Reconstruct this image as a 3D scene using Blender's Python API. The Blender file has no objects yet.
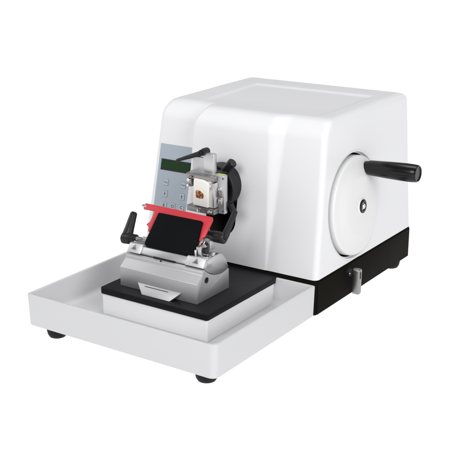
import bpy, bmesh, math, random
from mathutils import Vector, Matrix
random.seed(4)
S = bpy.context.scene
COL = S.collection

# ------------------------------------------------------------------ camera
cam_d = bpy.data.cameras.new("camera"); cam = bpy.data.objects.new("camera", cam_d); COL.objects.link(cam)
S.camera = cam
cam_d.sensor_width = 36; cam_d.lens = 1010.0 / 450 * 36; cam_d.clip_start = .01; cam_d.clip_end = 200
r_ = Vector((.8290, .5593, 0)).normalized(); f_ = Vector((-.5338, .7912, -.2984)).normalized(); u_ = r_.cross(f_)
cam.matrix_world = Matrix(((r_.x, u_.x, -f_.x, .9057), (r_.y, u_.y, -f_.y, -.8772), (r_.z, u_.z, -f_.z, .5241), (0, 0, 0, 1)))

# ------------------------------------------------------------------ studio light
w = bpy.data.worlds.new("World"); S.world = w; w.use_nodes = True
bg = w.node_tree.nodes['Background']; bg.inputs[0].default_value = (.97, .98, 1, 1); bg.inputs[1].default_value = .22
def area(name, loc, target, size, sy, power, col=(1, 1, 1)):
    d = bpy.data.lights.new(name, 'AREA'); d.shape = 'RECTANGLE'; d.size = size; d.size_y = sy; d.energy = power; d.color = col
    o = bpy.data.objects.new(name, d); COL.objects.link(o); o.location = loc
    o.rotation_euler = (Vector(target) - Vector(loc)).to_track_quat('-Z', 'Y').to_euler()
    return o
area('softbox', (2.2, -.5, 1.0), (.15, .3, .1), 1.4, 1.4, 29)              # right
area('softbox', (.1, .7, 2.4), (.15, .3, 0), 1.6, 1.2, 21)                # overhead
area('softbox', (.25, -2.2, 1.65), (.15, .25, .12), 1.4, 1.2, 35)           # high front
area('softbox', (-2.0, -.35, 1.2), (.15, .3, .12), 1.8, 1.5, 14)             # left, added to brighten the crease facet on the housing front
S.view_settings.view_transform = 'Standard'; S.view_settings.look = 'None'
S.view_settings.exposure = 0; S.view_settings.gamma = 1
S.render.resolution_x = 1024; S.render.resolution_y = 1024

# ------------------------------------------------------------------ materials
def mat(name, col, rough=.4, metal=0., bump=0., scale=400., var=0., coat=0., emit=0., spec=.5, sub=0., aniso=None):
    m = bpy.data.materials.new(name); m.use_nodes = True
    nt = m.node_tree; b = nt.nodes['Principled BSDF']
    b.inputs['Base Color'].default_value = (*col, 1); b.inputs['Roughness'].default_value = rough
    b.inputs['Metallic'].default_value = metal; b.inputs['Coat Weight'].default_value = coat
    b.inputs['Coat Roughness'].default_value = .12
    b.inputs['Specular IOR Level'].default_value = spec
    if sub:
        b.inputs['Subsurface Weight'].default_value = sub; b.inputs['Subsurface Scale'].default_value = .004
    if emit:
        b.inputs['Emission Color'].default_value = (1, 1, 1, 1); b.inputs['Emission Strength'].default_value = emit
    tc = nt.nodes.new('ShaderNodeTexCoord'); n = nt.nodes.new('ShaderNodeTexNoise'); n.inputs['Scale'].default_value = scale
    n.inputs['Detail'].default_value = 3
    if aniso:
        mp = nt.nodes.new('ShaderNodeMapping'); mp.inputs['Scale'].default_value = aniso
        nt.links.new(tc.outputs['Object'], mp.inputs[0]); nt.links.new(mp.outputs[0], n.inputs['Vector'])
    else:
        nt.links.new(tc.outputs['Object'], n.inputs['Vector'])
    if bump:
        bp = nt.nodes.new('ShaderNodeBump'); bp.inputs['Strength'].default_value = bump; bp.inputs['Distance'].default_value = .0004
        nt.links.new(n.outputs['Fac'], bp.inputs['Height']); nt.links.new(bp.outputs[0], b.inputs['Normal'])
    if var:
        mr = nt.nodes.new('ShaderNodeMapRange'); mr.inputs['To Min'].default_value = max(0, rough - var); mr.inputs['To Max'].default_value = min(1, rough + var)
        n2 = nt.nodes.new('ShaderNodeTexNoise'); n2.inputs['Scale'].default_value = 30; nt.links.new(tc.outputs['Object'], n2.inputs['Vector'])
        nt.links.new(n2.outputs['Fac'], mr.inputs[0]); nt.links.new(mr.outputs[0], b.inputs['Roughness'])
    return m
M = dict(
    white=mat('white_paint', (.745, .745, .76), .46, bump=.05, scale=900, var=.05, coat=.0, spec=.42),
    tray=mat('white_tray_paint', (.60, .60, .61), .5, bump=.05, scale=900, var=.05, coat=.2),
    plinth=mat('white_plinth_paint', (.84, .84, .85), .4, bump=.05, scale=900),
    cream=mat('wheel_plastic', (.72, .72, .72), .42, bump=.04, scale=900, var=.05),
    black=mat('black_anodised', (.010, .010, .012), .45, spec=.25, bump=.15, scale=1500, var=.08),
    base=mat('black_base_paint', (.0065, .0058, .004), .7, spec=.05, bump=.2, scale=1400, var=.06),
    cover=mat('black_cover_plate', (.004, .0045, .0055), .5, spec=.05, bump=.15, scale=1500),
    plate=mat('black_plate', (.0075, .0075, .010), .45, spec=.16, bump=.15, scale=1500, var=.08),
    gloss=mat('black_gloss_plastic', (.004, .004, .004), .2, var=.04, spec=.35),
    lever=mat('black_moulded_plastic', (.008, .008, .009), .36, spec=.35, bump=.2, scale=1200, var=.08),
    grip=mat('grey_black_plastic', (.015, .015, .017), .45, spec=.25, bump=.2, scale=1200, var=.08),
    pocket=mat('dark_recess', (.004, .004, .004), .7),
    rubber=mat('black_rubber', (.008, .008, .008), .6, spec=.2, bump=.2, scale=700),
    metal=mat('satin_aluminium', (.62, .62, .63), .34, 1., bump=.12, scale=1600, var=.07),
    bead=mat('bead_blasted_aluminium', (.56, .56, .57), .46, .88, bump=.3, scale=2500, var=.06),
    chrome=mat('polished_steel', (.78, .78, .78), .16, 1., var=.05),
    dsteel=mat('grey_steel', (.33, .32, .31), .34, 1., var=.08),
    red=mat('red_enamel', (.54, .028, .042), .38, bump=.08, scale=900, var=.05),
    panel=mat('blue_grey_film', (.36, .41, .465), .5, bump=.1, scale=900),
    key=mat('pale_key_film', (.42, .475, .52), .45),
    ink=mat('dark_ink', (.03, .03, .035), .5),
    outline=mat('grey_ink', (.22, .26, .31), .5),
    lcd=mat('green_lcd', (.008, .040, .009), .3, spec=.3),
    lcdf=mat('lcd_frame', (.012, .014, .012), .4),
    lcdt=mat('lcd_dots', (.006, .026, .008), .35),
    wax=mat('white_wax', (.80, .785, .745), .42, bump=.3, scale=300, sub=.4),
    cass=mat('cassette_plastic', (.74, .73, .69), .4, bump=.1, sub=.2),
    tissue=None, yellow=mat('yellow_green_dot', (.45, .5, .12), .4),
    labelw=mat('label_film', (.62, .62, .63), .42, .6, bump=.2, scale=2500),
    ground=mat('white_glow_ground', (.12, .12, .12), .7, emit=1.0, spec=.0),  # added glow: keeps the ground pure white, washes out shadows, fills from below
)
def tissue_mat():
    m = mat('stained_tissue', (.3, .1, .03), .4); nt = m.node_tree; b = nt.nodes['Principled BSDF']
    tc = nt.nodes.new('ShaderNodeTexCoord'); n = nt.nodes.new('ShaderNodeTexNoise'); n.inputs['Scale'].default_value = 260; n.inputs['Detail'].default_value = 4
    cr = nt.nodes.new('ShaderNodeValToRGB'); e = cr.color_ramp.elements
    e[0].position = .35; e[0].color = (.07, .015, .006, 1); e[1].position = .68; e[1].color = (.66, .30, .09, 1)
    x = cr.color_ramp.elements.new(.5); x.color = (.32, .09, .025, 1)
    nt.links.new(tc.outputs['Object'], n.inputs['Vector']); nt.links.new(n.outputs['Fac'], cr.inputs[0]); nt.links.new(cr.outputs[0], b.inputs['Base Color'])
    return m
M['tissue'] = tissue_mat()

# ------------------------------------------------------------------ helpers
def tag(o, label=None, cat=None, group=None, kind=None):
    if label: o['label'] = label
    if cat: o['category'] = cat
    if group: o['group'] = group
    if kind: o['kind'] = kind
    return o
def empty(name, loc):
    o = bpy.data.objects.new(name, None); COL.objects.link(o); o.location = loc; o.empty_display_size = .02
    return o
def link(name, bm, m, parent=None, smooth=35, bevel=0., seg=2):
    me = bpy.data.meshes.new(name)
    if bevel:
        bmesh.ops.remove_doubles(bm, verts=bm.verts, dist=1e-6)
    bmesh.ops.recalc_face_normals(bm, faces=bm.faces)
    if bevel:
        es = [e for e in bm.edges if len(e.link_faces) == 2 and e.calc_face_angle(0) > math.radians(28)]
        bmesh.ops.bevel(bm, geom=es, offset=bevel, segments=seg, profile=.5, affect='EDGES', clamp_overlap=True)
    bm.to_mesh(me); bm.free()
    o = bpy.data.objects.new(name, me); COL.objects.link(o)
    for k in (m if isinstance(m, (list, tuple)) else [m]): me.materials.append(k)
    if smooth:
        me.shade_smooth(); me.set_sharp_from_angle(angle=math.radians(smooth))
    if parent is not None:
        bpy.context.view_layer.update()
        o.parent = parent; off = Vector((0, 0, 0)); q = parent
        while q is not None: off += q.location; q = q.parent
        o.location = Vector((0, 0, 0)) - off      # all meshes are modelled in world units
        # keep geometry where it was modelled, with the origin at the parent's base
        me.transform(Matrix.Translation(-off)); o.location = (0, 0, 0)
    return o
def fr(o, d):                                        # frame with z along d
    d = Vector(d).normalized(); q = d.to_track_quat('Z', 'Y'); return Matrix.Translation(o) @ q.to_matrix().to_4x4()
def box(bm, x0, x1, y0, y1, z0, z1, mtx=None):
    vs = [bm.verts.new((x, y, z)) for x in (x0, x1) for y in (y0, y1) for z in (z0, z1)]
    for f in ((0, 1, 3, 2), (4, 6, 7, 5), (0, 4, 5, 1), (2, 3, 7, 6), (0, 2, 6, 4), (1, 5, 7, 3)): bm.faces.new([vs[i] for i in f])
    if mtx: bmesh.ops.transform(bm, matrix=mtx, verts=vs)
    return vs
def lathe(bm, prof, mtx, n=64, squash=(1, 1)):       # prof: (r,h) list
    rings = []; new = []
    for r, h in prof:
        if r < 1e-7: v = [bm.verts.new((0, 0, h))]
        else: v = [bm.verts.new((r * squash[0] * math.cos(2 * math.pi * i / n), r * squash[1] * math.sin(2 * math.pi * i / n), h)) for i in range(n)]
        rings.append(v); new += v
    for a, b in zip(rings, rings[1:]):
        if len(a) == 1 and len(b) == 1: continue
        for i in range(n):
            j = (i + 1) % n
            if len(a) == 1: bm.faces.new((a[0], b[i], b[j]))
            elif len(b) == 1: bm.faces.new((a[i], b[0], a[j]))
            else: bm.faces.new((a[i], b[i], b[j], a[j]))
    for q in (rings[0], rings[-1]):
        if len(q) > 1: bm.faces.new(q)
    bmesh.ops.transform(bm, matrix=mtx, verts=new)
def cyl(bm, a, b, r0, r1=None, n=40, ch=.0006):
    r1 = r0 if r1 is None else r1; a = Vector(a); b = Vector(b); L = (b - a).length; ch = min(ch, r0 * .4, r1 * .4)
    lathe(bm, [(0, 0), (r0 - ch, 0), (r0, ch), (r1, L - ch), (r1 - ch, L), (0, L)], fr(a, b - a), n)
def prism(bm, poly, origin, ax, ay, an, t):          # polygon in (ax,ay), extruded t along an
    o = Vector(origin); ax, ay, an = Vector(ax), Vector(ay), Vector(an)
    a = [bm.verts.new(o + ax * p[0] + ay * p[1]) for p in poly]; b = [bm.verts.new(v.co + an * t) for v in a]
    bm.faces.new(a); bm.faces.new(b[::-1])
    for i in range(len(a)):
        j = (i + 1) % len(a); bm.faces.new((a[i], b[i], b[j], a[j]))
def rrect(x0, x1, y0, y1, r, n=6):
    if not isinstance(r, (list, tuple)): r = [r] * 4   # order: (x1,y1) (x0,y1) (x0,y0) (x1,y0)
    P = []
    for (cx, cy, a0, q) in ((x1, y1, 0, 0), (x0, y1, 90, 1), (x0, y0, 180, 2), (x1, y0, 270, 3)):
        rr = r[q]; sx = -1 if cx == x1 else 1; sy = -1 if cy == y1 else 1
        for i in range(n + 1):
            a = math.radians(a0 + 90 * i / n); P.append((cx + sx * rr + rr * math.cos(a), cy + sy * rr + rr * math.sin(a)))
    return P
def sstep(a, b, x):
    t = min(1, max(0, (x - a) / (b - a))); return t * t * (3 - 2 * t)
def text_mesh(name, s, size, mtx, m, parent, ext=.00004, bold=0.):
    c = bpy.data.curves.new(name, 'FONT'); c.body = s; c.size = size; c.align_x = 'CENTER'; c.align_y = 'CENTER'; c.extrude = ext; c.offset = bold; c.resolution_u = 3
    t = bpy.data.objects.new(name + '_c', c); COL.objects.link(t); bpy.context.view_layer.update()
    me = bpy.data.meshes.new_from_object(t.evaluated_get(bpy.context.evaluated_depsgraph_get())); bpy.data.objects.remove(t)
    bm = bmesh.new(); bm.from_mesh(me); bpy.data.meshes.remove(me); bmesh.ops.transform(bm, matrix=mtx, verts=bm.verts)
    return link(name, bm, m, parent, smooth=0)

# ------------------------------------------------------------------ dimensions (metres)
W = .300; H = .0444; D1 = .2369; D2 = .3052; YB = D1 + D2; HB = .0478; ZT = .2605; GZ = -.0125

# ------------------------------------------------------------------ setting
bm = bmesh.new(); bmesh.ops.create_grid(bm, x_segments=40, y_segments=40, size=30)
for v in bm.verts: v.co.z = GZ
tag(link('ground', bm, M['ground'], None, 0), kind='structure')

# ------------------------------------------------------------------ the microtome
mt = empty('rotary_microtome', (.15, .27, GZ))
tag(mt, 'white rotary microtome with a crank wheel, blue-grey keypad, front tray and black base', 'microtome')

# --- housing : rings of a rounded, leaning box, closed by a sloping lid
def side_round(z, R):
    t = (z - (ZT - R[1])) / R[1]
    return 0 if t <= 0 else R[0] * (1 - math.sqrt(max(0, 1 - min(1, t) ** 2)))
def ztop(x, y):
    fy = (y - .285) / .24
    z = -.003 * (1 - sstep(0, 1, fy))
    # shallow sunk panel in the lid, open to the front
    z -= .0022 * sstep(.048, .055, x - .010 * (1 - fy)) * (1 - sstep(.252, .262, x)) * (1 - sstep(.470, .480, y)) * sstep(.285, .36, y)
    return z
def yfront(x, z):
    t = max(0, (z - HB) / .2); tt = min(1, t)
    y = D1 + .003 + .050 * t - .0035 * t * t - .0095 * tt
    xc = .0770 + .012 * max(0, (z - .222) / .038) ** 2                     # left edge of the proud centre, curving over at the shoulder
    bay = 1 - sstep(xc - .0055, xc + .0055, x)
    y += (.0030 + .0086 * tt) * bay                       # keypad bay, set back
    xa = .2185 - .016 * tt; xb = .2210 + .008 * tt
    y -= (.0008 + .0088 * tt) * (1 - sstep(xa, xb, x)) * (1 - bay)         # centre stands proud of both
    return y
def ring(z, cap=None):
    t = (z - HB) / .21
    x0 = .0012 + .0035 * t + side_round(z, (.010, .022)); x1 = W - .0005 - .0125 * t - side_round(z, (.009, .010))
    yb = YB - .001 - .006 * t - side_round(z, (.013, .014)); fo = side_round(z, (.024, .028)); y0 = D1 + .003 + .05 * t + fo
    rl, rr, rb = .011, .008, .006
    def seg(a, b, n): return [a + (b - a) * i / n for i in range(n)]
    P = []
    for i in range(14):       # front-left corner
        a = math.pi + math.pi / 2 * i / 14; P.append((x0 + rl + rl * math.cos(a), y0 + rl + rl * math.sin(a)))
    P += [(x, y0) for x in seg(x0 + rl, x1 - rr, 200)]
    for i in range(12):
        a = 1.5 * math.pi + math.pi / 2 * i / 12; P.append((x1 - rr + rr * math.cos(a), y0 + rr + rr * math.sin(a)))
    P += [(x1, y) for y in seg(y0 + rr, yb - rb, 40)]
    for i in range(12):
        a = math.pi / 2 * i / 12; P.append((x1 - rb + rb * math.cos(a), yb - rb + rb * math.sin(a)))
    P += [(x, yb) for x in seg(x1 - rb, x0 + rb, 50)]
    for i in range(12):
        a = math.pi / 2 + math.pi / 2 * i / 12; P.append((x0 + rb + rb * math.cos(a), yb - rb + rb * math.sin(a)))
    P += [(x0, y) for y in seg(yb - rb, y0 + rl, 50)]
    out = []
    for x, y in P:
        wgt = max(0, 1 - (y - y0) / .06); wgt = wgt * wgt * (3 - 2 * wgt)
        y2 = y + (yfront(x, z) - (D1 + .003 + .05 * t)) * wgt
        out.append([x, y2, z + ztop(x, y2) * sstep(ZT - .05, ZT, z)])
    return out
zs = [HB + .0015 + (ZT - .032 - HB) * i / 44 for i in range(44)] + [ZT - .030 * math.cos(math.pi / 2 * i / 26) for i in range(27)]
bm = bmesh.new(); rings = [[bm.verts.new(p) for p in ring(z)] for z in zs]
top = ring(ZT); cx = .155; n = len(top); K = 56
for k in range(1, K + 1):
    s = 1 - k / K
    cur = []
    for p in top:
        tx, ty = cx, .41
        x = tx + (p[0] - tx) * s; y = ty + (p[1] - ty) * s
        cur.append(bm.verts.new((x, y, ZT + ztop(x, y))))
    rings.append(cur)
for a, b in zip(rings, rings[1:]):
    for i in range(n):
        j = (i + 1) % n; bm.faces.new((a[i], a[j], b[j], b[i]))
bm.faces.new(rings[0][::-1])
bmesh.ops.remove_doubles(bm, verts=bm.verts, dist=1e-5)
ev = [e for e in bm.edges if e.is_boundary]
if ev: bmesh.ops.holes_fill(bm, edges=ev)
bmesh.ops.triangulate(bm, faces=[f for f in bm.faces if len(f.verts) > 4 and f.calc_center_median().z > .2])
bmesh.ops.recalc_face_normals(bm, faces=bm.faces)
me = bpy.data.meshes.new('housing'); bm.to_mesh(me); bm.free(); me.materials.append(M['white']); me.materials.append(M['pocket'])
hs = bpy.data.objects.new('housing', me); COL.objects.link(hs)
# recess for the wheel and slot for the specimen arm are cut out of the solid housing
WN = Vector((1, 0, .064)).normalized(); WC = Vector((W - .0005 - .0125 * (.127 - HB) / .21, .3545, .127))
def cut(bm_, mi):
    bmesh.ops.recalc_face_normals(bm_, faces=bm_.faces)
    m2 = bpy.data.meshes.new('cut'); bm_.to_mesh(m2); bm_.free(); m2.materials.append(M['white']); m2.materials.append(M['pocket'])
    for p in m2.polygons: p.material_index = mi
    c = bpy.data.objects.new('cut', m2); COL.objects.link(c)
    md = hs.modifiers.new('b', 'BOOLEAN'); md.operation = 'DIFFERENCE'; md.solver = 'EXACT'; md.object = c
    bpy.context.view_layer.update()
    e = hs.evaluated_get(bpy.context.evaluated_depsgraph_get()); new = bpy.data.meshes.new_from_object(e)
    hs.modifiers.clear(); hs.data = new; bpy.data.objects.remove(c)
b = bmesh.new(); lathe(b, [(0, -.007), (.0752, -.007), (.0752, -.0022), (.0758, -.0012), (.0785, -.0006), (.0797, .0004), (.0800, .02), (0, .02)], fr(WC, WN), 128); cut(b, 0)
b = bmesh.new(); lathe(b, [(0, -.024), (.0738, -.024), (.0738, -.004), (0, -.004)], fr(WC, WN), 128); cut(b, 1)
b = bmesh.new(); prism(b, rrect(.1140, .1640, .083, .174, .0240, 14), (0, .20, 0), (1, 0, 0), (0, 0, 1), (0, 1, 0), .12); cut(b, 1)
b = bmesh.new(); b.from_mesh(hs.data); bpy.data.objects.remove(hs)
hs = link('housing', b, [M['white'], M['pocket']], mt, smooth=32)

# --- black base under the housing
bm = bmesh.new(); prism(bm, rrect(.0006, W - .0008, D1 + .0022, YB - .0005, .003, 3), (0, 0, 0), (1, 0, 0), (0, 1, 0), (0, 0, 1), HB)
link('base', bm, M['base'], mt, bevel=.0005)
bm = bmesh.new(); box(bm, W - .0008, W + .0004, D1 + .006, YB - .004, .0006, HB - .0012)
link('side_panel', bm, M['base'], mt, bevel=.0003)

# --- front tray
bm = bmesh.new()
def loop(x0, x1, y0, y1, z, r): return [bm.verts.new((a, b_, z)) for a, b_ in rrect(x0, x1, y0, y1, r, 8)]
d = .0012
R0 = [.003, .003, .005, .009]
L = []
L.append(loop(.0035, W - .0035, .0035, D1 - .001, 0, R0))
L.append(loop(.0015, W - .0015, .0012, D1 - .0003, .0012, R0))
L.append(loop(.0012, W - .0012, .0009, D1 - .0002, .004, R0))
L.append(loop(0, W, 0, D1, H - .001, R0)); L.append(loop(.0003, W - .0003, .0003, D1 - .0003, H - .0003, R0)); L.append(loop(.001, W - .001, .001, D1 - .001, H, R0))
t = .0042
Ri = [.004, .006, .008, .010]
L.append(loop(t - .001, W - t + .001, t - .001, D1 - t + .001, H, Ri)); L.append(loop(t - .0003, W - t + .0003, t - .0003, D1 - t + .0003, H - .0003, Ri)); L.append(loop(t, W - t, t, D1 - t, H - .001, Ri))
for k in range(9):      # drafted inner wall running into a filleted floor
    a = math.pi / 2 * k / 8; q = .008; i = t + .005 + q * (1 - math.cos(a)); L.append(loop(i, W - i, i, D1 - i, .016 - q * math.sin(a), [.008, .010, .012, .014]))
for a, b_ in zip(L, L[1:]):
    for i in range(len(a)):
        j = (i + 1) % len(a); bm.faces.new((a[i], a[j], b_[j], b_[i]))
bm.faces.new(L[0][::-1]); bm.faces.new(L[-1])
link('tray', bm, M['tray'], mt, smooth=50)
# raised plinth in the tray and the black slide plate on it
bm = bmesh.new(); prism(bm, rrect(.0685, .2390, .0715, D1 - .0055, .002, 4), (0, 0, .0081), (1, 0, 0), (0, 1, 0), (0, 0, 1), .0288)
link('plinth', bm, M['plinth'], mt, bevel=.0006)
bm = bmesh.new(); prism(bm, rrect(.0665, .2408, .0695, D1 + .0015, [.001, .001, .004, .004], 6), (0, 0, .0372), (1, 0, 0), (0, 1, 0), (0, 0, 1), .0085)
link('slide_plate', bm, M['plate'], mt, bevel=.0008, seg=3)

# --- rubber feet
def foot(x, y, r, inset=0):
    bm = bmesh.new(); lathe(bm, [(0, 0), (r * .66, 0), (r * .78, .0008), (r * .93, .0045), (r, .0095), (r, .0145), (0, .0145)], Matrix.Translation((x, y, GZ)), 48)
    link('foot', bm, M['rubber'], mt, smooth=50)
foot(.0370, .0165, .0138); foot(.2745, .0195, .0142); foot(.2840, .5090, .0145); foot(.030, .5080, .0135)

# --- keypad panel on the set-back bay
def on_front(x, z, h=0.0):      # a point on the housing front
    e = .002; y = yfront(x, z) ; n_ = Vector((-(yfront(x + e, z) - yfront(x - e, z)) / (2 * e), 1, -(yfront(x, z + e) - yfront(x, z - e)) / (2 * e))).normalized()
    return Vector((x, y, z)) - n_ * h
def film(name, poly, h, m, parent, t=.00025):
    bm = bmesh.new(); fr_ = [bm.verts.new(on_front(min(x, .0695), z, h) + Vector((x - min(x, .0695), 0, 0))) for x, z in poly]
    bk = [bm.verts.new(v.co + Vector((0, t + .0008, 0))) for v in fr_]
    bm.faces.new(fr_); bm.faces.new(bk[::-1])
    for i in range(len(fr_)):
        j = (i + 1) % len(fr_); bm.faces.new((fr_[i], bk[i], bk[j], fr_[j]))
    bmesh.ops.triangulate(bm, faces=bm.faces)
    return link(name, bm, m, parent, smooth=0)
def grid_film(name, x0, x1, z0, z1, h, m, parent, nz=16):
    bm = bmesh.new(); rows = []
    for i in range(nz + 1):
        z = z0 + (z1 - z0) * i / nz; rows.append([bm.verts.new(on_front(.045, z, h) + Vector((x - .045, 0, 0))) for x in (x0, x1)])
    bk = [[bm.verts.new(v.co + Vector((0, .0008, 0))) for v in r] for r in rows]
    for i in range(nz):
        bm.faces.new((rows[i][0], rows[i][1], rows[i + 1][1], rows[i + 1][0])); bm.faces.new((bk[i][0], bk[i + 1][0], bk[i + 1][1], bk[i][1]))
        for c in (0, 1): bm.faces.new((rows[i][c], rows[i + 1][c], bk[i + 1][c], bk[i][c]))
    for i in (0, nz): bm.faces.new((rows[i][0], rows[i][1], bk[i][1], bk[i][0]))
    return link(name, bm, m, parent, smooth=0)
kp = grid_film('keypad', .0135, .0718, .088, .1955, .0004, M['panel'], mt)
kp['label'] = 'blue-grey keypad film with green display'
scr = grid_film('display', .0180, .0714, .1580, .1740, .0007, M['lcdf'], kp, 6)
bm = bmesh.new()
def fquad(bm, x0, x1, z0, z1, h):
    vs = [bm.verts.new(on_front(.045, z, h) + Vector((x - .045, 0, 0))) for x, z in ((x0, z0), (x1, z0), (x1, z1), (x0, z1))]; bm.faces.new(vs)
fquad(bm, .0205, .0708, .1603, .1718, .0010)
idx = 0
for f in bm.faces: f.material_index = 0
for row in range(2):
    for k in range(14):
        x = .0225 + k * .0033; z = .1672 - row * .0050
        if (k * 7 + row * 3) % 5 == 0: continue
        n0 = len(bm.faces); fquad(bm, x, x + .0021, z, z + .0030, .00112); bm.faces.ensure_lookup_table(); bm.faces[n0].material_index = 1
for v in bm.verts: v.co -= Vector((.15, .27, GZ))
me = bpy.data.meshes.new('display_glass'); bm.to_mesh(me); bm.free(); me.materials.append(M['lcd']); me.materials.append(M['lcdt'])
og = bpy.data.objects.new('display_glass', me); COL.objects.link(og); og.parent = kp
def front_mtx(x, z, h):
    o = on_front(.045, z, h) + Vector((x - .045, 0, 0)); u2 = (on_front(.045, z + .002, h) - on_front(.045, z - .002, h)).normalized(); x2 = Vector((1, 0, 0)); n2 = x2.cross(u2)
    return Matrix(((x2.x, u2.x, n2.x, o.x), (x2.y, u2.y, n2.y, o.y), (x2.z, u2.z, n2.z, o.z), (0, 0, 0, 1)))
def tri_arrow(bm, up, s):
    k = 1 if up else -1
    P = [(-s, 0), (s, 0), (0, s * 1.3 * k)]
    if not up: P = P[::-1]
    bm.faces.new([bm.verts.new((x, y, 0)) for x, y in P])
for (x, z, txt) in ((.0305, .1412, 'Cut'), (.0622, .1410, 'Trim'), (.0312, .1248, 'dn'), (.0622, .1245, 'up'), (.0322, .1078, 'R'), (.0476, .1085, 'O'), (.0635, .1092, 'C')):
    s = .0048; bm = bmesh.new(); mx = front_mtx(x, z, .0006)
    prism(bm, rrect(-s, s, -s, s, .0014, 5), (0, 0, -.0006), (1, 0, 0), (0, 1, 0), (0, 0, 1), .0008)
    bmesh.ops.transform(bm, matrix=mx, verts=bm.verts); rim = link('key_outline', bm, M['outline'], kp, 0)
    rim.name = 'key'
    s -= .00042; bm = bmesh.new(); prism(bm, rrect(-s, s, -s, s, .0012, 5), (0, 0, .0001), (1, 0, 0), (0, 1, 0), (0, 0, 1), .0003)
    if txt in ('dn', 'up'):
        pass
    mi0 = len(bm.faces)
    if txt in ('dn', 'up'):
        up = txt == 'up'; vs0 = set(bm.verts)
        k = 1 if up else -1
        for P in ([(-.0016, .0002 * k), (.0016, .0002 * k), (0, .0026 * k)], [(-.0006, .0002 * k), (.0006, .0002 * k), (.0006, -.0014 * k), (-.0006, -.0014 * k)], [(-.0014, -.0018 * k), (.0014, -.0018 * k), (.0014, -.0025 * k), (-.0014, -.0025 * k)]):
            f = bm.faces.new([bm.verts.new((a, c, .00048)) for a, c in P]); f.material_index = 1
    bmesh.ops.transform(bm, matrix=mx, verts=bm.verts)
    # the key cap carries its printed sign in the same mesh
    if txt not in ('dn', 'up'):
        sz = {'Cut': .0042, 'Trim': .0040}.get(txt, .0066)
        c = bpy.data.curves.new('t', 'FONT'); c.body = txt; c.size = sz; c.align_x = 'CENTER'; c.align_y = 'CENTER'; c.extrude = .00003; c.offset = .00012 if len(txt) == 1 else .00003; c.resolution_u = 3
        tobj = bpy.data.objects.new('t', c); COL.objects.link(tobj); bpy.context.view_layer.update()
        tm = bpy.data.meshes.new_from_object(tobj.evaluated_get(bpy.context.evaluated_depsgraph_get())); bpy.data.objects.remove(tobj)
        tm.transform(mx @ Matrix.Translation((0, 0, .00046))); nf = len(bm.faces); bm.from_mesh(tm); bm.faces.ensure_lookup_table()
        for f in bm.faces[nf:]: f.material_index = 1
        bpy.data.meshes.remove(tm)
    for f in bm.faces: f.normal_update()
    for v in bm.verts: v.co -= Vector((.15, .27, GZ))
    me = bpy.data.meshes.new('key_cap'); bm.to_mesh(me); bm.free(); me.materials.append(M['key']); me.materials.append(M['ink'])
    o = bpy.data.objects.new('key_cap', me); COL.objects.link(o); o.parent = kp

# --- hand wheel, its boss and crank handle
F = fr(WC, WN)
bm = bmesh.new()
lathe(bm, [(0, .0125), (.0100, .0125), (.012, .0110), (.040, .0108), (.044, .0102), (.056, .0066), (.060, .0055), (.067, .0048), (.0693, .0042), (.0705, .0026), (.0709, .0006), (.0709, -.018), (0, -.018)][::-1], F, 160)
wheel = link('handwheel', bm, M['cream'], mt, smooth=25)
bm = bmesh.new(); lathe(bm, [(0, .0105), (.0098, .0105), (.0098, .0135), (.0086, .0142), (.0062, .0142), (.0050, .0122), (0, .0122)], F, 64); link('hub_cap', bm, M['gloss'], wheel)
bm = bmesh.new(); lathe(bm, [(0, .0120), (.0040, .0120), (.0040, .0142), (.0034, .0148), (.0018, .0148), (.0014, .0136), (0, .0136)], F, 40); link('hub_screw', bm, M['chrome'], wheel)
hd = Vector((1, 0, .022)).normalized(); h0 = Vector((.3035, .3790, .1775))
bm = bmesh.new(); lathe(bm, [(0, -.008), (.0085, -.008), (.0098, -.0015), (.0108, .0010), (.0112, .012), (.0120, .028), (.0126, .045), (.0127, .056), (.0125, .0660), (.0120, .0715), (.0108, .0735), (.0098, .0733), (.0092, .0721), (0, .0721)], fr(h0, hd), 64)
link('crank_handle', bm, M['gloss'], wheel, smooth=40)

# --- locking lever on the side of the base
bm = bmesh.new(); cyl(bm, (W - .002, .3270, .0375), (W + .0065, .3270, .0375), .0058); lk = link('lock_shaft', bm, M['black'], mt)
bm = bmesh.new(); cyl(bm, (W + .006, .3225, .0372), (W + .0078, .3225, .0372), .0011, n=20); link('shaft_pin', bm, M['chrome'], lk)
bm = bmesh.new(); prism(bm, [(.3315, .0395), (.3335, .0415), (.3400, .0415), (.3425, .0390), (.3415, .0060), (.3400, .0035), (.3335, .0035), (.3320, .0060)], (W + .0060, 0, 0), (0, 1, 0), (0, 0, 1), (1, 0, 0), .0105)
lv = link('lock_lever', bm, M['dsteel'], mt, bevel=.0012, seg=3)
bm = bmesh.new(); prism(bm, rrect(.3357, .3385, .0265, .0370, .0013, 4), (W + .0160, 0, 0), (0, 1, 0), (0, 0, 1), (1, 0, 0), .0008); link('lever_slot', bm, M['pocket'], lv)

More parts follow.
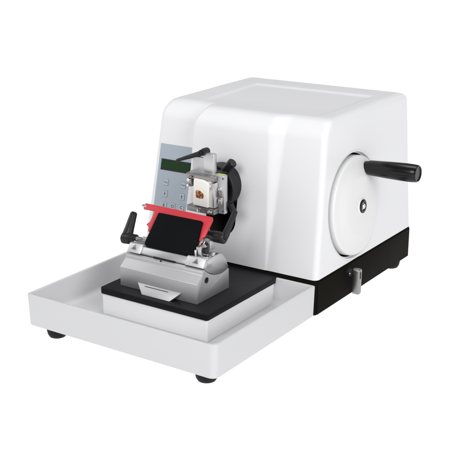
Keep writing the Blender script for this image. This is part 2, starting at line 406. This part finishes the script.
# --- specimen head: disc, ball joint, clamp
bm = bmesh.new(); cyl(bm, (.138, .300, .1560), (.138, .240, .1560), .0225, n=64); link('specimen_arm', bm, M['black'], mt)
F = fr((.1375, .2590, .1560), (0, -1, 0))
bm = bmesh.new(); lathe(bm, [(0, 0), (.0300, 0), (.0315, .0010), (.0315, .0225), (.0303, .0240), (.027, .0240), (.026, .0215), (0, .0215)], F, 96)
disc = link('orientation_disc', bm, M['grip'], mt)
bm = bmesh.new(); cyl(bm, (.140, .244, .156), (.143, .212, .156), .015, .013, 48); link('ball_joint', bm, M['black'], disc)
bm = bmesh.new(); cyl(bm, (.1515, .2380, .1795), (.1665, .2380, .1955), .0060, .0066, 32, .001); link('clamp_knob', bm, M['lever'], disc)
bm = bmesh.new(); box(bm, .139, .160, .2150, .2330, .1800, .1835); link('lock_plate', bm, M['black'], disc, bevel=.0008)
bm = bmesh.new(); cyl(bm, (.1755, .218, .1430), (.1785, .2215, .1315), .0038, .0044, 32); cyl(bm, (.160, .225, .1445), (.1755, .2190, .1430), .0028, n=24); link('adjusting_screw', bm, M['grip'], disc)

cl = empty('specimen_clamp', (-.15 + .145, .205 - .27, .155 - GZ)); cl.parent = mt
bm = bmesh.new(); box(bm, .1175, .1745, .2050, .2130, .1305, .1840)
cb = link('back_plate', bm, M['metal'], cl, bevel=.0010)
# jaws: a grey frame in front of the plate, open in the middle for the cassette
bm = bmesh.new(); box(bm, .1180, .1640, .1955, .2046, .1760, .1830); box(bm, .1240, .1290, .1925, .1950, .1770, .1800)
tj = link('upper_jaw', bm, M['dsteel'], cl, bevel=.0007)
bm = bmesh.new(); box(bm, .1200, .1650, .1935, .2046, .1305, .1385); link('lower_jaw', bm, M['dsteel'], cl, bevel=.0009)
bm = bmesh.new(); box(bm, .1178, .1262, .1965, .2046, .1640, .1755); link('side_jaw', bm, M['dsteel'], cl, bevel=.0007)
bm = bmesh.new(); box(bm, .1612, .1655, .1945, .2046, .1400, .1745); box(bm, .1585, .1611, .1945, .2046, .1650, .1745); link('side_jaw', bm, M['metal'], cl, bevel=.0007)
for x, y, z, r in ((.1222, .1960, .1735, .0026), (.1225, .1935, .1665, .0018), (.1590, .1945, .1702, .0018), (.1570, .1930, .1345, .0020), (.1610, .1930, .1345, .0016)):
    bm = bmesh.new(); lathe(bm, [(0, -.002), (r, -.002), (r, .0012), (r * .85, .0016), (r * .45, .0016), (r * .38, .0008), (0, .0008)], fr((x, y, z), (0, -1, 0)), 24); link('screw', bm, M['chrome'], cl)
bm = bmesh.new(); box(bm, .1390, .1428, .1905, .1936, .1310, .1372); link('jaw_stud', bm, M['chrome'], cl, bevel=.0006)
bm = bmesh.new(); box(bm, .1662, .1712, .2020, .2049, .1445, .1515); box(bm, .1664, .1710, .2020, .2049, .1640, .1668); link('guide_block', bm, M['chrome'], cl, bevel=.0005)
bm = bmesh.new(); box(bm, .1666, .1706, .2030, .2049, .1530, .1625); link('guide_slot', bm, M['dsteel'], cl, bevel=.0004)
for z in (.1345, .1800):
    bm = bmesh.new(); cyl(bm, (.1722, .2052, z), (.1722, .2044, z), .0011, n=20); link('pin', bm, M['black'], cl)
bm = bmesh.new(); box(bm, .1610, .1735, .2060, .2120, .1841, .1847); link('index_mark', bm, M['yellow'], cl)
bm = bmesh.new(); box(bm, .1385, .1560, .2070, .2150, .1790, .2110); link('post', bm, M['metal'], cl, bevel=.0012, seg=3)
bm = bmesh.new(); box(bm, .1195, .1380, .2085, .2150, .1795, .2035); link('side_block', bm, M['bead'], cl, bevel=.0010)

def clamp_lever(parent, hub0, hub1, r, root, tip, w0, w1, m=M['lever'], hm=None):
    bm = bmesh.new(); ax = (Vector(hub1) - Vector(hub0)); L = ax.length
    lathe(bm, [(0, 0), (r * .80, 0), (r * .96, .0010), (r, .0025), (r, L * .62), (r * .90, L * .66), (r * .84, L), (0, L)], fr(hub0, ax), 40)
    link('lever_hub', bm, hm or m, parent)
    root = Vector(root); tip = Vector(tip); L = (tip - root).length; bm = bmesh.new()
    lathe(bm, [(0, -w0 * .5), (w0 * .7, -w0 * .35), (w0 * .92, 0), (w0, L * .10), (w0 * .86, L * .35), (w1 * 1.02, L * .85), (w1 * .95, L * .94), (w1 * .6, L * .99), (0, L)], fr(root, tip - root), 8 * 3, squash=(1, .74))
    link('lever_arm', bm, m, parent)
clamp_lever(cl, (.1372, .2200, .2110), (.1372, .2040, .2110), .0052, (.1360, .2110, .2100), (.0905, .2100, .1928), .0052, .0030, M['grip'])
bm = bmesh.new(); lathe(bm, [(0, -.001), (.0030, -.001), (.0030, .0015), (.0018, .0018), (.0014, .0008), (0, .0008)], fr((.1372, .2032, .2110), (0, -1, 0)), 24); link('lever_screw', bm, M['black'], cl)

# ------------------------------------------------------------------ paraffin block held in the clamp
pb = empty('paraffin_block', (.1455, .198, .158))
tag(pb, 'white paraffin block with a square of brown tissue, held in the steel specimen clamp', 'wax block')
bm = bmesh.new(); prism(bm, [(.1302, .1392), (.1600, .1392), (.1600, .1745), (.1570, .1768), (.1480, .1785), (.1315, .1785)], (0, .1965, 0), (1, 0, 0), (0, 0, 1), (0, 1, 0), .0080)
link('cassette', bm, M['cass'], pb, bevel=.0007)
bm = bmesh.new(); prism(bm, [(.1318, .1408), (.1568, .1398), (.1580, .1730), (.1545, .1755), (.1470, .1775), (.1335, .1778)], (0, .1915, 0), (1, 0, 0), (0, 0, 1), (0, 1, 0), .0052)
wx = link('wax', bm, M['wax'], pb, bevel=.0012, seg=3)
bm = bmesh.new(); prism(bm, [(.1372, .1518), (.1440, .1512), (.1496, .1522), (.1502, .1572), (.1490, .1592), (.1440, .1622), (.1385, .1626), (.1368, .1600)], (0, .1912, 0), (1, 0, 0), (0, 0, 1), (0, 1, 0), .0008)
link('tissue', bm, M['tissue'], wx, bevel=.0003)

# ------------------------------------------------------------------ blade holder standing on the slide plate
HX = (.150, .126, .0457)
bh = empty('blade_holder', HX)
tag(bh, 'silver blade holder with red guard, black cover plate and two black levers', 'blade holder')
XL, XR = .0848, .2100
AC = (.148, .131)
def arc(y0, y1, R, n=22): return [(y0 + (y1 - y0) * i / n, AC[1] - math.sqrt(R * R - (y0 + (y1 - y0) * i / n - AC[0]) ** 2)) for i in range(n + 1)]
def yz(bm, poly, x0, x1): prism(bm, poly, (x0, 0, 0), (0, 1, 0), (0, 0, 1), (1, 0, 0), x1 - x0)
bm = bmesh.new()
yz(bm, [(.0905, .0458), (.0905, .0722), (.1025, .0812), (.1028, .0856), (.1068, .0880)] + arc(.1075, .1630, .0597) + [(.1635, .0458)], XL, XR)
blk = link('base_block', bm, M['bead'], bh, bevel=.0005)
bm = bmesh.new(); F = fr((XR - .0004, .1118, .0722), (1, 0, 0)); lathe(bm, [(0, 0), (.0040, 0), (.0040, .0008), (.0030, .0010), (.0024, .0006), (0, .0006)], F, 40); link('block_hole', bm, M['black'], blk)  # black disc painted in for the dark hole in the block's side
bm = bmesh.new(); yz(bm, arc(.1085, .1622, .0590)[::-1] + [(.1072, .0905), (.1120, .0978), (.1200, .0996), (.1430, .0996), (.1500, .0960), (.1575, .0872), (.1620, .0765)], XL + .0008, XR - .0006)
sl = link('tilting_slide', bm, M['metal'], bh, bevel=.0004)
# label plates at both ends of the slide, warning triangle on each
def warn(x):
    bm = bmesh.new(); o = Vector((x, .1096, .0948)); v = Vector((0, .0046, .0070)).normalized(); n_ = Vector((0, -v.z, v.y)); o = o + n_ * .00265
    def q(P, h=0):
        bm.faces.new([bm.verts.new(o + Vector((1, 0, 0)) * a + v * c + n_ * h) for a, c in P])
    s = .0040; T = [(-s, -.0026), (s, -.0026), (s * .25, .0040)]
    c = (sum(p[0] for p in T) / 3, sum(p[1] for p in T) / 3); I = [(c[0] + (p[0] - c[0]) * .74, c[1] + (p[1] - c[1]) * .74) for p in T]
    for i in range(3):
        j = (i + 1) % 3; q([T[i], T[j], I[j], I[i]])
    q([(-.0014, -.0016), (.0016, -.0016), (.0019, -.0002), (.0004, .0004), (-.0012, -.0006)], .00002); q([(.0006, .0004), (.0013, .0004), (.0012, .0021), (.0008, .0021)], .00002)
    return bm
for a, b_, xw in ((XL + .0006, .1075, .0955), (.1805, XR - .0004, .1960)):
    bm = bmesh.new(); r = 1
    yz(bm, [(.1050, .0896), (.1062, .0892), (.1125, .0978), (.1150, .0990), (.1150, .1004), (.1115, .0998)], a, b_)
    lp = link('label_plate', bm, M['labelw'], bh, bevel=.0005); link('warning_sign', warn(xw), M['ink'], lp, 0)
bm = bmesh.new(); box(bm, .1285, .1640, .1062, .1075, .0886, .0896); link('scale_slot', bm, M['pocket'], blk, 0)
bm = bmesh.new(); cyl(bm, (.1425, .1060, .0868), (.1425, .1037, .0858), .0015, n=24); link('index_screw', bm, M['black'], blk)
# angle scale on the right end face
bm = bmesh.new()
for k, (y, z, dy, dz) in enumerate(((.1135, .0872, .0003, .0075), (.1165, .0868, .0003, .0055), (.1195, .0862, .0003, .0055), (.1225, .0856, .0003, .0055))):
    yz(bm, [(y, z), (y + dy, z), (y + dy + .0012, z + dz), (y + .0012, z + dz)], XR - .0008, XR - .0004)
link('angle_scale', bm, M['ink'], sl, 0)
# top rails behind the label plates
bm = bmesh.new(); box(bm, .1900, XR - .002, .1180, .1260, .0993, .1012); link('end_rail', bm, M['chrome'], sl, bevel=.0008); bm = bmesh.new(); box(bm, XL + .002, .1080, .1180, .1260, .0993, .1012); link('end_rail', bm, M['chrome'], sl, bevel=.0008)
bm = bmesh.new(); box(bm, XL + .004, XR - .003, .1345, .1370, .0993, .1025); link('cross_rail', bm, M['metal'], sl, bevel=.0006)
# front foot clamp tab
bm = bmesh.new()
v_ = Vector((0, .0100, .0112)).normalized(); w_ = Vector((0, -v_.z, v_.y)); TB = Vector((.1480, .0792, .0459))
prism(bm, [(-.0185, 0), (.0262, 0), (.0385, .0148), (-.0325, .0148)], TB, (1, 0, 0), v_, -w_, .0020)
tb = link('clamp_tab', bm, M['bead'], bh, bevel=.0005)
bm = bmesh.new(); prism(bm, [(-.0190, .0112), (.0190, .0112), (.0190, .0121), (-.0190, .0121)], TB, (1, 0, 0), v_, w_, .00012); link('tab_slit', bm, M['pocket'], tb, 0)

# tilted stack: metal carrier, red guard, black cover plate
B0 = Vector((0, .115, .0997)); V = Vector((0, .6288, .7776)); NN = Vector((0, -.7776, .6288))     # V runs up the plate, NN faces the viewer's side
def tilt(bm, poly, h, t): prism(bm, poly, B0 + NN * h, (1, 0, 0), V, NN, t)
bm = bmesh.new(); tilt(bm, [(.1060, .0000), (.1900, .0000), (.1900, .0200), (.1850, .0440), (.1060, .0440)], -.0145, .0100)
car = link('blade_carrier', bm, M['metal'], bh, bevel=.0008)
bm = bmesh.new(); tilt(bm, [(.1040, .0440), (.1880, .0440), (.1880, .0505), (.1040, .0505)], -.0105, .0016); link('blade', bm, M['chrome'], car, 0)
redp = [(.0812, .0585), (.0805, .0575), (.0806, .0505), (.0815, .0497), (.0965, .0499), (.1000, .0485), (.0996, .0340), (.0960, .0300), (.0962, .0285), (.0992, .0275), (.1012, .0252), (.1022, .0205), (.1050, .0195), (.1068, .0240), (.1080, .0470), (.1810, .0470), (.1835, .0225), (.1868, .0220), (.1876, .0262), (.1915, .0290), (.1934, .0530), (.1912, .0572), (.1800, .0574)]
bm = bmesh.new(); tilt(bm, redp, -.0042, .0024)
rg = link('knife_guard', bm, M['red'], bh, bevel=.0005)
rg['label'] = 'red blade guard bracket'
bm = bmesh.new(); o_ = B0 + V * .0545 + NN * -.003; cyl(bm, o_ + Vector((.0765, 0, 0)), o_ + Vector((.0835, 0, 0)), .0019, n=24); link('guard_pin', bm, M['chrome'], rg)
bm = bmesh.new()
def qpoly(c, r, n=6):       # rounded polygon from corner list
    out = []
    for i in range(len(c)):
        p0, p1, p2 = Vector(c[i - 1]), Vector(c[i]), Vector(c[(i + 1) % len(c)]); a = (p0 - p1).normalized(); b = (p2 - p1).normalized(); rr = r[i]
        for k in range(n + 1):
            t = k / n; q = p1 + a * rr * (1 - t) ** 2 + b * rr * t ** 2; out.append((q.x, q.y))
    return out
tilt(bm, qpoly([(.1070, -.0008), (.1890, -.0008), (.1812, .0480), (.1098, .0480)], [.006, .006, .0022, .0022]), -.0017, .0034)
link('cover_plate', bm, M['cover'], bh, bevel=.0006)
# bits at the right end of the carrier
o_ = B0 + V * .010
bm = bmesh.new(); box(bm, .1895, .1975, .1180, .1300, .0995, .1120); link('pivot_block', bm, M['metal'], bh, bevel=.0010)
bm = bmesh.new(); cyl(bm, (.1975, .1240, .1065), (.2030, .1240, .1065), .0042, n=32); pk = link('pivot_knob', bm, M['lever'], bh)
bm = bmesh.new(); cyl(bm, (.1895, .132, .1090), (.1960, .132, .1130), .0036, n=32); link('pivot_screw', bm, M['chrome'], bh)
bm = bmesh.new(); box(bm, .1890, .1915, .1150, .1170, .1000, .1085); link('side_pin', bm, M['chrome'], bh, bevel=.0006)
# clamping levers
bm = bmesh.new(); cyl(bm, (.0660, .1400, .0955), (.1060, .1400, .0955), .0036, n=32); link('lever_shaft', bm, M['chrome'], bh)
clamp_lever(bh, (.0505, .1400, .0925), (.0735, .1400, .0945), .0078, (.0560, .1410, .0940), (.0550, .1600, .1258), .0082, .0054)
bm = bmesh.new(); box(bm, .1700, .1930, .1440, .1560, .0990, .1220); link('lever_bracket', bm, M['metal'], bh, bevel=.0010)
clamp_lever(bh, (.2130, .1500, .1185), (.1850, .1500, .1185), .0076, (.2110, .1510, .1190), (.2120, .1760, .1500), .0056, .0040, M['grip'], M['lever'])
